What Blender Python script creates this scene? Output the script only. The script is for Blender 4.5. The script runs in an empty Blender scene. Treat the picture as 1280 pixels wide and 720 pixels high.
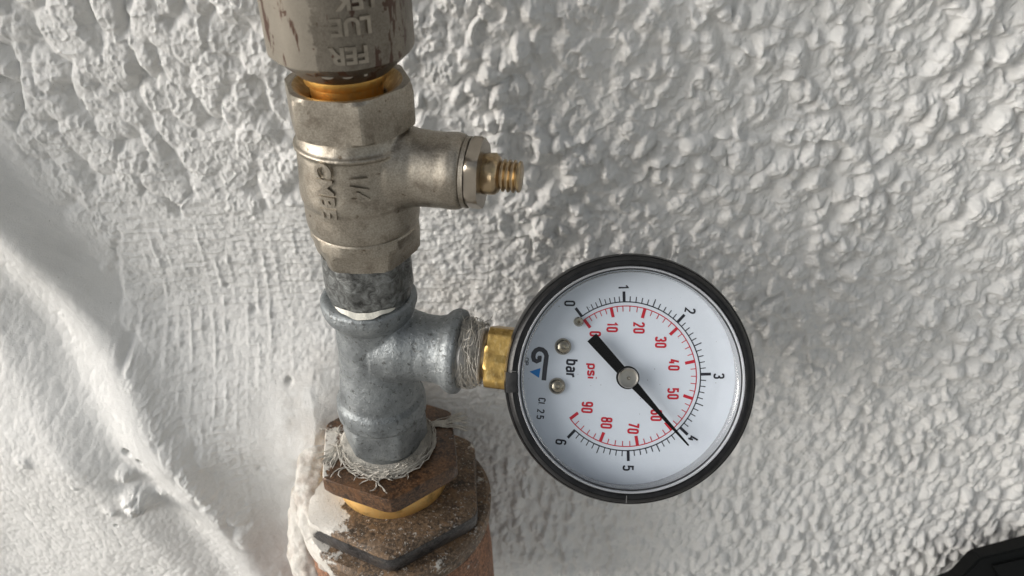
import bpy, bmesh, math, random
import numpy as np
from mathutils import Vector, Matrix
random.seed(4)
S = bpy.context.scene
COL = S.collection
R = math.radians
# ------------------------------------------------------------------ camera
PITCH = R(35); CX, CY, CZ = 0.0362, -0.165, 0.1325; F = 1005.0
cam = bpy.data.cameras.new('camera'); camo = bpy.data.objects.new('camera', cam); COL.objects.link(camo)
camo.location = (CX, CY, CZ); camo.rotation_euler = (R(90) - PITCH, 0, 0)
cam.sensor_width = 36; cam.lens = 36 * F / 1280; cam.clip_start = 0.005; cam.clip_end = 400
cam.dof.use_dof = True; cam.dof.focus_distance = 0.198; cam.dof.aperture_fstop = 21.0
S.camera = camo
# ------------------------------------------------------------------ sky and sun
SUN_DIR = Vector((-0.93, -0.20, 0.20)).normalized()
w = bpy.data.worlds.new('World'); S.world = w; w.use_nodes = True
nt = w.node_tree; bg = nt.nodes['Background']
sky = nt.nodes.new('ShaderNodeTexSky'); sky.sky_type = 'NISHITA'; sky.sun_disc = False
sky.sun_elevation = math.asin(SUN_DIR.z); sky.sun_rotation = math.atan2(SUN_DIR.x, SUN_DIR.y)
sky.dust_density = 4.0; sky.air_density = 1.2
hs = nt.nodes.new('ShaderNodeHueSaturation'); hs.inputs['Saturation'].default_value = 0.27
nt.links.new(sky.outputs[0], hs.inputs['Color']); nt.links.new(hs.outputs[0], bg.inputs[0])
bg.inputs[1].default_value = 0.15
sl = bpy.data.lights.new('sun', 'SUN'); sl.energy = 2.8; sl.angle = R(66); sl.color = (1, 0.995, 0.985)
so = bpy.data.objects.new('sun', sl); COL.objects.link(so)
so.rotation_euler = (-SUN_DIR).to_track_quat('-Z', 'Y').to_euler()
S.view_settings.view_transform = 'Standard'; S.view_settings.look = 'None'
S.view_settings.exposure = 0.34; S.view_settings.gamma = 1
# ------------------------------------------------------------------ measuring helpers
XI = Vector((1, 0, 0)); YI = Vector((0, math.sin(PITCH), math.cos(PITCH))); FW = Vector((0, math.cos(PITCH), -math.sin(PITCH)))
CAM = Vector((CX, CY, CZ))
def P(px, py, depth): return CAM + (XI * ((px - 640) / F) + YI * (-(py - 360) / F) + FW) * depth
def on_y(px, py, y):
    d = XI * ((px - 640) / F) + YI * (-(py - 360) / F) + FW
    return CAM + d * ((y - CY) / d.y)
def Z(py): return on_y(640, py, 0).z
def RR(hw, py): return hw * ((0 - CY) * math.cos(PITCH) + (CZ - Z(py)) * math.sin(PITCH)) / F
YAW = R(11)
B = Vector((math.cos(YAW), -math.sin(YAW), 0))        # direction of both side branches
# ------------------------------------------------------------------ object helpers
def tag(o, label=None, cat=None, kind=None, group=None):
    if label: o['label'] = label
    if cat: o['category'] = cat
    if kind: o['kind'] = kind
    if group: o['group'] = group
    return o
def thing(name, loc, label, cat, group=None):
    o = bpy.data.objects.new(name, None); COL.objects.link(o); o.location = loc; o.empty_display_size = 0.005
    return tag(o, label, cat, None, group)
def link(name, me, mat, parent=None, smooth=35):
    if isinstance(me, bmesh.types.BMesh):
        bm = me; me = bpy.data.meshes.new(name); bm.normal_update(); bm.to_mesh(me); bm.free()
    o = bpy.data.objects.new(name, me); COL.objects.link(o)
    if mat: me.materials.clear(); me.materials.append(mat)
    if smooth and len(me.polygons):
        me.polygons.foreach_set('use_smooth', [True] * len(me.polygons))
        if smooth < 180: me.set_sharp_from_angle(angle=R(smooth))
    if parent:
        o.parent = parent
        p = parent; loc = Vector()
        while p: loc += p.location; p = p.parent
        o.matrix_parent_inverse = Matrix.Translation(-loc)
    return o
def frame(origin, axis, xref=None):
    z = Vector(axis).normalized(); xr = Vector(xref) if xref else Vector((1, 0, 0))
    x = (xr - z * xr.dot(z)).normalized(); y = z.cross(x)
    m = Matrix((x, y, z)).transposed().to_4x4(); m.translation = Vector(origin); return m
def lathe(prof, seg=96, m=None, n=0, rot=0.0, apo=None, cap0=True, cap1=True, bm=None, pw=60, wob=0):
    """prof: (r, t) or (r, t, apothem): a turned solid; with an apothem the cross section is cut to an n-gon"""
    bm = bm or bmesh.new(); rings = []
    for st in prof:
        r, t = st[0], st[1]; a = st[2] if len(st) > 2 else None; ring = []
        for i in range(seg):
            th = 2 * math.pi * i / seg; rr = r
            if a:
                k = 2 * math.pi / n; d = ((th - rot + k / 2) % k) - k / 2
                h = a / math.cos(d); q_ = min(r, h); rr = q_ * (1 + (q_ / max(r, h)) ** pw) ** (-1 / pw)
            if wob: rr *= 1 + wob * (math.sin(3 * th + t * 700) + .6 * math.sin(7 * th - t * 1300 + 2))
            v = Vector((rr * math.cos(th), rr * math.sin(th), t)); ring.append(bm.verts.new(m @ v if m else v))
        rings.append(ring)
    for a_, b_ in zip(rings, rings[1:]):
        for i in range(seg): bm.faces.new((a_[i], a_[(i + 1) % seg], b_[(i + 1) % seg], b_[i]))
    if cap0: bm.faces.new(rings[0][::-1])
    if cap1: bm.faces.new(rings[-1])
    return bm
def fused(name, bms, mat, parent, voxel=0.0004, it=4, disp=0.0):
    tmp = bmesh.new()
    for b in bms:
        m_ = bpy.data.meshes.new('t'); bmesh.ops.triangulate(b, faces=[f for f in b.faces if len(f.verts) > 4]); b.to_mesh(m_); b.free(); tmp.from_mesh(m_); bpy.data.meshes.remove(m_)
    me = bpy.data.meshes.new(name); tmp.to_mesh(me); tmp.free()
    o = bpy.data.objects.new('tmp', me); COL.objects.link(o)
    md = o.modifiers.new('r', 'REMESH'); md.mode = 'VOXEL'; md.voxel_size = voxel
    ms = o.modifiers.new('s', 'SMOOTH'); ms.iterations = it; ms.factor = 0.5
    dg = bpy.context.evaluated_depsgraph_get(); dg.update()
    me2 = bpy.data.meshes.new_from_object(o.evaluated_get(dg)); bpy.data.objects.remove(o)
    if disp:
        from mathutils import noise
        nv = len(me2.vertices); cc = np.empty(nv * 3, np.float32); nn = np.empty(nv * 3, np.float32)
        me2.vertices.foreach_get('co', cc); me2.vertex_normals.foreach_get('vector', nn); cc = cc.reshape(-1, 3); nn = nn.reshape(-1, 3)
        dd = np.array([noise.noise(Vector(c) * 180) + .6 * noise.noise(Vector(c) * 480) for c in cc.tolist()], np.float32)
        me2.vertices.foreach_set('co', (cc + nn * dd[:, None] * disp).ravel()); me2.update()
    me2.name = name
    return link(name, me2, mat, parent, 180)
def bar(pts, half_w, thick, m):
    pass
def tubes(lines, sides=4):
    bm = bmesh.new()
    for pts, rad in lines:
        prev = None; n = len(pts)
        for i, p in enumerate(pts):
            t = (pts[min(i + 1, n - 1)] - pts[max(i - 1, 0)]).normalized()
            a = t.cross(Vector((.3, .5, .8))).normalized(); b = t.cross(a)
            r = rad * (1 if 0 < i < n - 1 else .3)
            ring = [bm.verts.new(p + (a * math.cos(k * 2 * math.pi / sides) + b * math.sin(k * 2 * math.pi / sides)) * r) for k in range(sides)]
            if prev:
                for k in range(sides): bm.faces.new((prev[k], prev[(k + 1) % sides], ring[(k + 1) % sides], ring[k]))
            prev = ring
    return bm
def prism(poly, t0, t1, m, bm=None):
    bm = bm or bmesh.new()
    a = [bm.verts.new(m @ Vector((x, y, t0))) for x, y in poly]; b = [bm.verts.new(m @ Vector((x, y, t1))) for x, y in poly]
    n = len(poly)
    bm.faces.new(a[::-1]); bm.faces.new(b)
    for i in range(n): bm.faces.new((a[i], a[(i + 1) % n], b[(i + 1) % n], b[i]))
    return bm
def text_mesh(body, h, m, xs=.62, bold=.0, ext=.00003, center=True, wrap=None):
    cu = bpy.data.curves.new('t', 'FONT'); cu.body = body; cu.size = 1; cu.extrude = 0; cu.offset = bold
    cu.align_x = 'CENTER'; cu.align_y = 'CENTER'
    o = bpy.data.objects.new('t', cu); COL.objects.link(o)
    dg = bpy.context.evaluated_depsgraph_get(); dg.update()
    me = bpy.data.meshes.new_from_object(o.evaluated_get(dg)); bpy.data.objects.remove(o)
    ys = [v.co.y for v in me.vertices]; xx = [v.co.x for v in me.vertices]
    s = h / (max(ys) - min(ys)); cy = (max(ys) + min(ys)) / 2; cx = (max(xx) + min(xx)) / 2
    bm = bmesh.new(); bm.from_mesh(me); bpy.data.meshes.remove(me)
    g = bmesh.ops.extrude_face_region(bm, geom=bm.faces[:])
    up = [e for e in g['geom'] if isinstance(e, bmesh.types.BMVert)]
    for v in bm.verts: v.co = Vector(((v.co.x - cx) * s * xs, (v.co.y - cy) * s, 0))
    for v in up: v.co.z = ext
    if wrap:
        bmesh.ops.subdivide_edges(bm, edges=[e for e in bm.edges if e.calc_length() > h / 4], cuts=2)
        for v in bm.verts: v.co = wrap(v.co)
    else:
        for v in bm.verts: v.co = m @ v.co
    bmesh.ops.recalc_face_normals(bm, faces=bm.faces[:])
    return bm
# ------------------------------------------------------------------ materials
class NT:
    def __init__(s, name):
        s.m = bpy.data.materials.new(name); s.m.use_nodes = True; s.t = s.m.node_tree; s.p = s.t.nodes['Principled BSDF']
        s.tc = s.n('ShaderNodeTexCoord')
    def n(s, k, **kw):
        x = s.t.nodes.new(k)
        for a, b in kw.items(): setattr(x, a, b)
        return x
    def l(s, a, b): s.t.links.new(a, b)
    def noise(s, sc, det=4, rough=.6, vec=None, dist=0):
        x = s.n('ShaderNodeTexNoise'); x.inputs['Scale'].default_value = sc; x.inputs['Detail'].default_value = det
        x.inputs['Roughness'].default_value = rough; x.inputs['Distortion'].default_value = dist
        s.l(vec or s.tc.outputs['Object'], x.inputs['Vector']); return x.outputs['Fac']
    def stretch(s, sx, sy, sz, rz=0):
        x = s.n('ShaderNodeMapping'); x.inputs['Scale'].default_value = (sx, sy, sz); x.inputs['Rotation'].default_value = (0, 0, rz)
        s.l(s.tc.outputs['Object'], x.inputs['Vector']); return x.outputs[0]
    def ramp(s, fac, stops):
        x = s.n('ShaderNodeValToRGB'); e = x.color_ramp.elements
        while len(e) < len(stops): e.new(.5)
        for el, (p, c) in zip(e, stops):
            el.position = p; el.color = (c, c, c, 1) if isinstance(c, (int, float)) else (*c, 1)
        s.l(fac, x.inputs[0]); return x.outputs[0]
    def mix(s, fac, a, b, mode='MIX'):
        x = s.n('ShaderNodeMix', data_type='RGBA', blend_type=mode)
        for i, v in ((0, fac), (6, a), (7, b)):
            if isinstance(v, (int, float)): x.inputs[i].default_value = v
            elif isinstance(v, tuple): x.inputs[i].default_value = (*v, 1)
            else: s.l(v, x.inputs[i])
        return x.outputs[2]
    def math(s, op, a, b=0, c=None):
        x = s.n('ShaderNodeMath', operation=op)
        for i, v in enumerate((a, b) if c is None else (a, b, c)):
            if isinstance(v, (int, float)): x.inputs[i].default_value = v
            else: s.l(v, x.inputs[i])
        return x.outputs[0]
    def bump(s, h, dist, strength=1.0):
        x = s.n('ShaderNodeBump'); x.inputs['Distance'].default_value = dist; x.inputs['Strength'].default_value = strength
        s.l(h, x.inputs['Height'])
        if s.p.inputs['Normal'].links: s.l(s.p.inputs['Normal'].links[0].from_socket, x.inputs['Normal'])
        s.l(x.outputs[0], s.p.inputs['Normal'])
    def set(s, **kw):
        for k, v in kw.items():
            i = s.p.inputs[{'base': 'Base Color', 'rough': 'Roughness', 'metal': 'Metallic', 'spec': 'Specular IOR Level', 'coat': 'Coat Weight'}[k]]
            if isinstance(v, tuple): i.default_value = (*v, 1)
            elif isinstance(v, (int, float)): i.default_value = v
            else: s.l(v, i)
        return s
def m_nickel(worn=False, rot=0):
    a = NT('nickel'); g = a.noise(2600, 3, .7); c = a.noise(160, 5)
    base = a.ramp(c, [(.3, (.27, .238, .195)), (.55, (.38, .345, .29)), (.8, (.47, .435, .375))])
    base = a.mix(.35, base, a.ramp(g, [(.35, (.12, .10, .075)), (.65, (.56, .51, .43))]), 'MIX')
    spot = a.ramp(a.noise(420, 3, .5), [(.69, 0), (.75, .8)])
    base = a.mix(spot, base, (.10, .065, .035))
    grime = a.ramp(a.noise(240, 5, .65, dist=.4), [(.54, 0), (.66, .5)]); base = a.mix(grime, base, (.15, .12, .09))
    rough = .42
    metal = 1.0
    if worn:
        st = a.noise(1, 4, .6, a.stretch(300, 300, 60))
        rust = a.math('MAXIMUM', a.ramp(st, [(.57, 0), (.61, 1)]), a.ramp(a.noise(330, 4, .6), [(.63, 0), (.68, .85)]))
        base = a.mix(rust, base, (.085, .03, .012))
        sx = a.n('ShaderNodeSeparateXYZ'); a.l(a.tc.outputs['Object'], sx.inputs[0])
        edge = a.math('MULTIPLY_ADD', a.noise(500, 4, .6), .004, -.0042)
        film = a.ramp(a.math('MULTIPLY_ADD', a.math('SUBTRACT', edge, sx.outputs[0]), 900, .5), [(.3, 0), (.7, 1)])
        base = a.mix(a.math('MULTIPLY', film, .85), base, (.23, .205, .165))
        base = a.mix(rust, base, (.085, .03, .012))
        base = a.mix(a.math('MULTIPLY', a.math('SUBTRACT', 1, film), .55), base, (.10, .09, .075))  # dark reflection put into the bare metal's colour, beside the film
        base = a.mix(rust, base, (.055, .022, .010))
        inv = a.math('SUBTRACT', 1, a.math('MAXIMUM', rust, a.math('MULTIPLY', film, .6)))
        metal = inv
    a.set(base=base, metal=metal, rough=a.math('MULTIPLY_ADD', c, .25, rough - .10))
    a.bump(g, .00006, .8); a.bump(c, .0004, .3); return a.m
def m_galv():
    a = NT('galvanised_iron'); c = a.noise(130, 6, .65); f = a.noise(900, 4, .65, dist=.6)
    base = a.ramp(c, [(.3, (.16, .172, .178)), (.5, (.25, .268, .275)), (.75, (.37, .39, .395))])
    base = a.mix(a.ramp(f, [(.56, 0), (.68, .8)]), base, (.07, .07, .065))
    base = a.mix(a.ramp(a.noise(1500, 2), [(.66, 0), (.75, .6)]), base, (.62, .64, .64))
    a.set(base=base, metal=.7, rough=a.math('MULTIPLY_ADD', f, .40, .32))
    a.bump(a.noise(1800, 3, .7), .00012, .6); a.bump(f, .0004, .5); a.bump(c, .0010, .3); return a.m
def m_galv_dark():
    a = NT('galvanised_nipple'); c = a.noise(160, 5, .65); f = a.noise(380, 5, .7, dist=1.0)
    base = a.ramp(f, [(.34, (.06, .06, .058)), (.5, (.18, .185, .18)), (.68, (.36, .375, .37))])
    a.set(base=base, metal=.8, rough=a.math('MULTIPLY_ADD', c, .3, .28)); a.bump(f, .0004, .6); return a.m
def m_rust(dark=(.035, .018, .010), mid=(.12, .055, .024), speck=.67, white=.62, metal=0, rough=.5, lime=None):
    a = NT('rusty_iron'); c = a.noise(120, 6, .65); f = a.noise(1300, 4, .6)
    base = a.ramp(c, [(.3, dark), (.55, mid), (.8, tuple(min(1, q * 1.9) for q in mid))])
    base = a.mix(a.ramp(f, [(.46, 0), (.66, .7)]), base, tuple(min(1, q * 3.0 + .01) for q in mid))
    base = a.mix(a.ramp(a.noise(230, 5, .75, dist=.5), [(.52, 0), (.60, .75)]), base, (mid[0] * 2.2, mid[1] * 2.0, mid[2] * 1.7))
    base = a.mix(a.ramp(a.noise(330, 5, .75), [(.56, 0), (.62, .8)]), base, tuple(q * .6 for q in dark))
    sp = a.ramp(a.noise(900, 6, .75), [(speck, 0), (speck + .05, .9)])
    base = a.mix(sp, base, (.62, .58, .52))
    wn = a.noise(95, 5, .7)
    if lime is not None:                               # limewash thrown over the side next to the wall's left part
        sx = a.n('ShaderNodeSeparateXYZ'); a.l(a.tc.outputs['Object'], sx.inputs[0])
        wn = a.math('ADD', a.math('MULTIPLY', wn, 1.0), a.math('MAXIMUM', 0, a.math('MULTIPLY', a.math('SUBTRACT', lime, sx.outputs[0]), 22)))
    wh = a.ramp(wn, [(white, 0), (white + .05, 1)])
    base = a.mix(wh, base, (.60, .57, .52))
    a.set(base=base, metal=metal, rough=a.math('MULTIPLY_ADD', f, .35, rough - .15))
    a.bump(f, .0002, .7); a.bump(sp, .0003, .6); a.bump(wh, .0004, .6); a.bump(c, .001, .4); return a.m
def m_brass(col=(.62, .40, .12), dirty=.5, rough=.32):
    a = NT('brass'); c = a.noise(260, 5, .6); s_ = a.noise(1, 4, .6, a.stretch(900, 900, 200))
    base = a.mix(a.math('MULTIPLY', a.ramp(c, [(.5, 0), (.72, 1)]), dirty), col, (.10, .055, .02))
    base = a.mix(a.ramp(s_, [(.5, 0), (.7, .4)]), base, (.85, .66, .32))
    a.set(base=base, metal=1.0, rough=rough); a.bump(s_, .0001, .5); a.bump(c, .0005, .35); return a.m
def m_plain(name, col, rough=.5, metal=0, bump=None, spec=.5, var=0):
    a = NT(name)
    if var: a.set(base=a.mix(a.ramp(a.noise(300, 4), [(.35, 0), (.7, 1)]), col, tuple(min(1, c * (1 + var) + .01 * var) for c in col)))
    else: a.set(base=col)
    a.set(rough=rough, metal=metal, spec=spec)
    if bump: a.bump(a.noise(bump[0], 4), bump[1], bump[2])
    return a.m
M_LETT = m_plain('worn_letters', (.40, .36, .30), .36, 1, (1500, .0001, .5), var=-.4); M_NICK = m_nickel(); M_WORN = m_nickel(True); M_GALV = m_galv(); M_GALVD = m_galv_dark()  # M_LETT: worn letters, their highlights put into a lighter colour
M_RUST = m_rust((.022, .010, .005), (.062, .031, .014), .68, .62, rough=.32, lime=-.013)
M_UNION = m_rust((.026, .018, .012), (.100, .066, .040), .585, .635, rough=.55, lime=-.007)
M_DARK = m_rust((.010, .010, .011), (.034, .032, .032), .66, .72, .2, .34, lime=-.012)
M_ORNG = m_rust((.08, .035, .02), (.17, .085, .048), .68, .60, rough=.7)
M_BRASS = m_brass((.50, .33, .11), .75, .34); M_BRASS2 = m_brass((.95, .58, .17), .45, .42); M_GOLD = m_brass((.90, .58, .22), .6, .5)
M_BRASS3 = m_brass((.46, .35, .22), .95, .3)
M_BLACK = m_plain('black_plastic', (.005, .005, .0055), .33, 0, (1100, .00012, .5), .35, .8)
M_DIAL = m_plain('dial_white', (.72, .765, .83), .38, var=.03)  # white dial with the sky's blue tint put into its base colour
M_INKB = m_plain('black_ink', (.012, .012, .02), .5); M_INKR = m_plain('red_ink', (.55, .012, .03), .5)
M_INKG = m_plain('grey_ink', (.045, .045, .055), .5); M_INKC = m_plain('blue_ink', (.01, .22, .62), .5)
M_NEEDLE = m_plain('needle_black', (.003, .003, .003), .6, spec=.12)
M_STEEL = m_plain('polished_steel', (.36, .32, .25), .2, 1, (900, .00006, .5), var=.15)
M_TAPE = m_plain('thread_tape', (.68, .66, .58), .5, 0, (900, .0004, .6))
M_HEMP = m_plain('sealing_fibre', (.42, .395, .35), .8, 0, (1500, .0005, .9), var=.6)
M_BOX = m_plain('box_plastic', (.003, .0035, .0035), .5, 0, (1200, .00006, .4), spec=.18)
a = NT('clear_plastic'); t = a.t
tr = a.n('ShaderNodeBsdfTransparent'); tr.inputs[0].default_value = (.97, .98, .985, 1)
gl = a.n('ShaderNodeBsdfGlossy'); gl.inputs['Roughness'].default_value = .06
fr = a.n('ShaderNodeFresnel'); fr.inputs[0].default_value = 1.3; mx = a.n('ShaderNodeMixShader')
a.l(fr.outputs[0], mx.inputs[0]); a.l(tr.outputs[0], mx.inputs[1]); a.l(gl.outputs[0], mx.inputs[2])
a.l(mx.outputs[0], t.nodes['Material Output'].inputs[0]); M_GLASS = a.m
M_LIP = m_plain('window_lip', (.66, .68, .72), .15, .0, spec=.9); M_LIP.node_tree.nodes['Principled BSDF'].inputs['Transmission Weight'].default_value = .55
M_GAP = m_plain('shadow_gap', (.05, .052, .055), .3)
# ------------------------------------------------------------------ the plaster wall
WY = 0.036
def vnoise(x, y, sc, seed):
    rng = np.random.RandomState(seed); n = 256; L = rng.rand(n, n)
    X = x * sc; Y = y * sc; xi = np.floor(X).astype(int); yi = np.floor(Y).astype(int); fx = X - xi; fy = Y - yi
    fx = fx * fx * fx * (fx * (fx * 6 - 15) + 10); fy = fy * fy * fy * (fy * (fy * 6 - 15) + 10)
    x0 = xi % n; x1 = (xi + 1) % n; y0 = yi % n; y1 = (yi + 1) % n
    return (L[x0, y0] * (1 - fx) + L[x1, y0] * fx) * (1 - fy) + (L[x0, y1] * (1 - fx) + L[x1, y1] * fx) * fy
def fbm(x, y, sc, seed, o=4, g=.5):
    s = 0; a_ = 1; n = 0
    for k in range(o): s = s + a_ * (vnoise(x + k * .37, y - k * .21, sc, seed + k) - .5); n += a_; a_ *= g; sc *= 2.03
    return s / n * 2
def domes(x, y, cell, seed, ang=68, elong=1.5, left=1.8, right=.78, jit=.95, spin=1.5):
    c, s_ = math.cos(R(ang)), math.sin(R(ang)); a_ = (x * c + y * s_) / cell / elong; b_ = (x * s_ - y * c) / cell
    rng = np.random.RandomState(seed); n = 251; J = rng.rand(n, n, 6)
    ia = np.floor(a_).astype(int); ib = np.floor(b_).astype(int); best = np.full(x.shape, -9.)
    for da in (-1, 0, 1):
        for db in (-1, 0, 1):
            j = J[(ia + da) % n, (ib + db) % n]
            pa = ia + da + .5 + (j[..., 0] - .5) * jit; pb = ib + db + .5 + (j[..., 1] - .5) * jit
            ea = a_ - pa; eb = b_ - pb; ph = (j[..., 4] - .5) * spin; cp = np.cos(ph); sp_ = np.sin(ph)
            ea, eb = ea * cp - eb * sp_, ea * sp_ + eb * cp
            st_ = .75 + .5 * j[..., 5]; ea = ea * st_; eb = eb / st_
            eb = np.where(eb < 0, eb * left, eb * right)
            h = .35 + .65 * j[..., 2] - (ea * ea + eb * eb) * (1.0 + .9 * j[..., 3])
            best = np.maximum(best, h)
    return np.clip(best, -.6, 1)
def sstep(a_, b_, x): t_ = np.clip((x - a_) / (b_ - a_), 0, 1); return t_ * t_ * (3 - 2 * t_)
def polydist(px, py, pts):
    """distance to a polyline (+ on its right hand side when walked downwards in the list)"""
    bd = np.full(px.shape, 1e9); sg = np.zeros(px.shape)
    for (x0, y0), (x1, y1) in zip(pts, pts[1:]):
        dx, dy = x1 - x0, y1 - y0; L2 = dx * dx + dy * dy
        t_ = np.clip(((px - x0) * dx + (py - y0) * dy) / L2, 0, 1); d = np.hypot(px - x0 - t_ * dx, py - y0 - t_ * dy)
        cr = dx * (py - y0) - dy * (px - x0); m_ = d < bd; bd = np.where(m_, d, bd); sg = np.where(m_, np.sign(cr), sg)
    return bd * sg
def build_wall():
    def axis(a0, a1, st, lo, hi, k):
        f = np.arange(a0, a1, st); m_ = np.linspace(0, 1, k + 1)[1:] ** 2
        return np.concatenate([(a0 - (a0 - lo) * m_)[::-1], f, f[-1] + (hi - f[-1]) * m_])
    xs = axis(-.150, .235, .00034, -1.3, 1.3, 45); zs = axis(-.165, .100, .00034, -.62, .9, 40)
    X, Zz = np.meshgrid(xs, zs, indexing='ij')
    # wall place names: u,v grow right and down over the sheet, in steps of the photographed wall
    dy_, dz_ = WY - CY, Zz - CZ
    dep = dy_ * math.cos(PITCH) - dz_ * math.sin(PITCH); dep = np.maximum(dep, .05)
    U = 640 + (X - CX) / dep * F; V = 360 - (dy_ * math.sin(PITCH) + dz_ * math.cos(PITCH)) / dep * F
    inner = sstep(-.35, -.19, X) * (1 - sstep(.26, .4, X)) * sstep(-.3, -.18, Zz) * (1 - sstep(.11, .2, Zz))
    wx = X + .00028 * fbm(X, Zz, 520, 5, 3); wz = Zz + .00034 * fbm(X, Zz, 460, 9, 3)
    big = domes(wx, wz, .0047, 11, 74, 1.25, 2.0, .8); mid = domes(wx, wz, .0019, 23, 60, 1.4); fin = domes(wx * 1.0, wz, .0009, 31, 70, 1.3)
    big2 = domes(wx, wz, .0057, 111, 60, 1.1, 1.9, .8); bigL = domes(wx, wz, .0035, 211, 86, 1.7, 1.8, .85)
    msk = sstep(-.12, .12, fbm(X, Zz, 130, 171, 2)); lowz = sstep(Z(350), Z(560), Zz) if False else (1 - sstep(-.095, -.045, Zz))
    big = big * msk + big2 * (1 - msk); big = big * (1 - lowz) + bigL * lowz
    flo = -.02 + .20 * sstep(-.25, .25, fbm(X, Zz, 110, 181, 2))
    big = flo + np.logaddexp(0, (big - flo) * 26) / 26
    var = sstep(-.25, .35, fbm(X, Zz, 60, 71, 2))
    flat_ = 1 - sstep(-.06, .03, X)
    big = big * (1 - flat_) + flat_ * (.42 - np.logaddexp(0, (.42 - domes(wx, wz, .0062, 311, 100, 1.2, 1.5, .9)) * 16) / 16)
    H1 = .0036 * big * (1 + .15 * lowz) * (.6 + .6 * var) + .00050 * mid * (.25 + np.clip(big, 0, 1)) * (1 - .4 * flat_) + (.00014 + .00030 * np.clip(big, 0, 1)) * fin + .00022 * fbm(X, Zz, 1050, 43, 3) * (.3 + np.clip(big, 0, 1))
    H1 += .0005 * (1 - np.abs(fbm(wx, wz, 330, 41, 2)) * 3).clip(0, 1) ** 2
    # regions
    nz = fbm(X, Zz, 120, 81, 3)
    P1 = [(150, 262), (215, 258), (350, 250), (520, 238), (640, 300), (660, 420)]
    wob = 22 * nz
    dTop = V + wob - np.interp(U, [-200, 150, 350, 520, 620, 680, 720], [262, 262, 252, 238, 262, 330, 700])      # + below the trowelled patch's top edge
    dLeft = U + wob * .35 - np.interp(V, [200, 262, 470, 520, 720], [146, 146, 172, 230, 300])
    patch = sstep(-4, 10, dTop) * sstep(-3, 5, dLeft) * (1 - sstep(560, 720, U + 60 * nz))
    # ridge
    rid = [(-260, -40), (-90, 145), (22, 268), (112, 358), (188, 428), (256, 496), (318, 576), (374, 680), (440, 830)]
    rp = [tuple((lambda q: (q.x, q.z))(on_y(a_, b_, WY))) for a_, b_ in rid]
    sd = polydist(X, Zz, rp)
    Hc = .0125 * (1 - .55 * sstep(480, 700, V))
    flank = 1 / (1 + (np.maximum(sd - .0008, 0) / .0085) ** 2.4)
    leftp = 1 - .30 * sstep(-.001, .011, -sd) + .40 * sstep(.010, .026, -sd) - .45 * sstep(.015, .10, -sd)
    macro = Hc * np.where(sd > 0, flank, leftp)
    macro += .0008 * fbm(X, Zz, 45, 61, 3) * (1 - patch * .5)
    patch = patch * sstep(.005, .014, sd)
    on_flank = np.where(sd < .009, 1, np.exp(-((sd - .009) / .008) ** 2)) * (sd > 0); on_rid = sstep(-.026, -.014, sd) * (1 - sstep(.0, .006, sd))
    leftarea = sstep(.0, .004, -sd)
    # mound of plaster round the buried fitting
    zf = Z(640)
    xm = X + .002 * nz
    side = sstep(-.046, -.026, xm) * (1 - sstep(-.018, -.004, X)); vert = (1 - sstep(Z(600), Z(440), Zz))
    prof_ = np.interp(xm, [-.30, -.14, -.10, -.070, -.050, -.040, -.030, -.024, -.016, -.004, .004], [.009, .0160, .0218, .0240, .0254, .0264, .0284, .0296, .026, .004, 0])
    macro += prof_ * vert
    moundm = sstep(-.056, -.036, X) * (1 - sstep(-.014, .002, X)) * (1 - sstep(Z(560), Z(500), Zz))
    # tool marks
    comb = (np.abs(((X + .0006 * fbm(X, Zz, 70, 91, 2)) / .0034 + .12 * nz + .05 * fbm(X, Zz, 500, 92, 2)) % 1 - .5) * 2) ** 3
    weave = fbm(X * .45, Zz * 2.4, 420, 55, 3); fine = fbm(X, Zz, 900, 57, 3)
    zone = sstep(160, 190, U) * (1 - sstep(340, 420, U)) * sstep(262, 285, V)
    H2 = .00036 * comb * zone * sstep(-.5, .3, fbm(X * 1.3, Zz * .5, 220, 96, 2)) * (1 + fbm(X, Zz, 300, 93, 2)) + .00050 * weave + .00026 * fine + .00014 * fin + .0003 * fbm(X, Zz, 160, 59, 2) + .0013
    rough_r = sstep(480, 600, U + 50 * nz) * patch
    H2 += rough_r * (.00045 * mid + .0003 * big)
    c45 = X * math.sin(R(47)) + Zz * math.cos(R(47)); a45 = X * math.cos(R(47)) - Zz * math.sin(R(47))
    H3 = .00032 * (1 - .85 * sstep(370, 450, V)) * fbm(c45, a45 * .07, 420, 63, 3) + .00008 * fine
    H4 = .00022 * (mid - .2) + .0003 * (big - .3) * sstep(-.1, .4, nz + .3) + .00010 * fin     # left surface, softer
    H = H1 * (1 - patch) + H2 * patch
    smooth = np.clip(moundm * .95, 0, 1) * (1 - .0 * X)
    lowsm = sstep(545, 615, V + wob) * (1 - sstep(350, 420, U)) * sstep(150, 200, U)
    smooth = np.maximum(smooth, lowsm)
    H = H * (1 - smooth) + smooth * (.00022 * fbm(X, Zz, 200, 65, 4) + .00005 * fine)
    fl = np.clip(on_flank * 1.15, 0, 1) * (1 - sstep(-.002, .006, dLeft * .0002)) ; fl = fl * (1 - patch)
    H = H * (1 - fl) + H3 * fl
    rr_ = on_rid
    H = H * (1 - rr_) + rr_ * (.00012 * fbm(X, Zz, 300, 67, 3) + .00005 * fine)
    H = H * (1 - leftarea) + H4 * leftarea
    # amplitude calmer lower right where the roller work is finer
    low = sstep(420, 640, V) * sstep(620, 700, U)
    H = H * (1 - .2 * low)
    # pits and a torn blob at the end of the ridge
    def blob(px, py, rad, h):
        q = on_y(px, py, WY); return h * np.exp(-(((X - q.x) ** 2 + (Zz - q.z) ** 2) / rad ** 2) ** 1.5)
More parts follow.
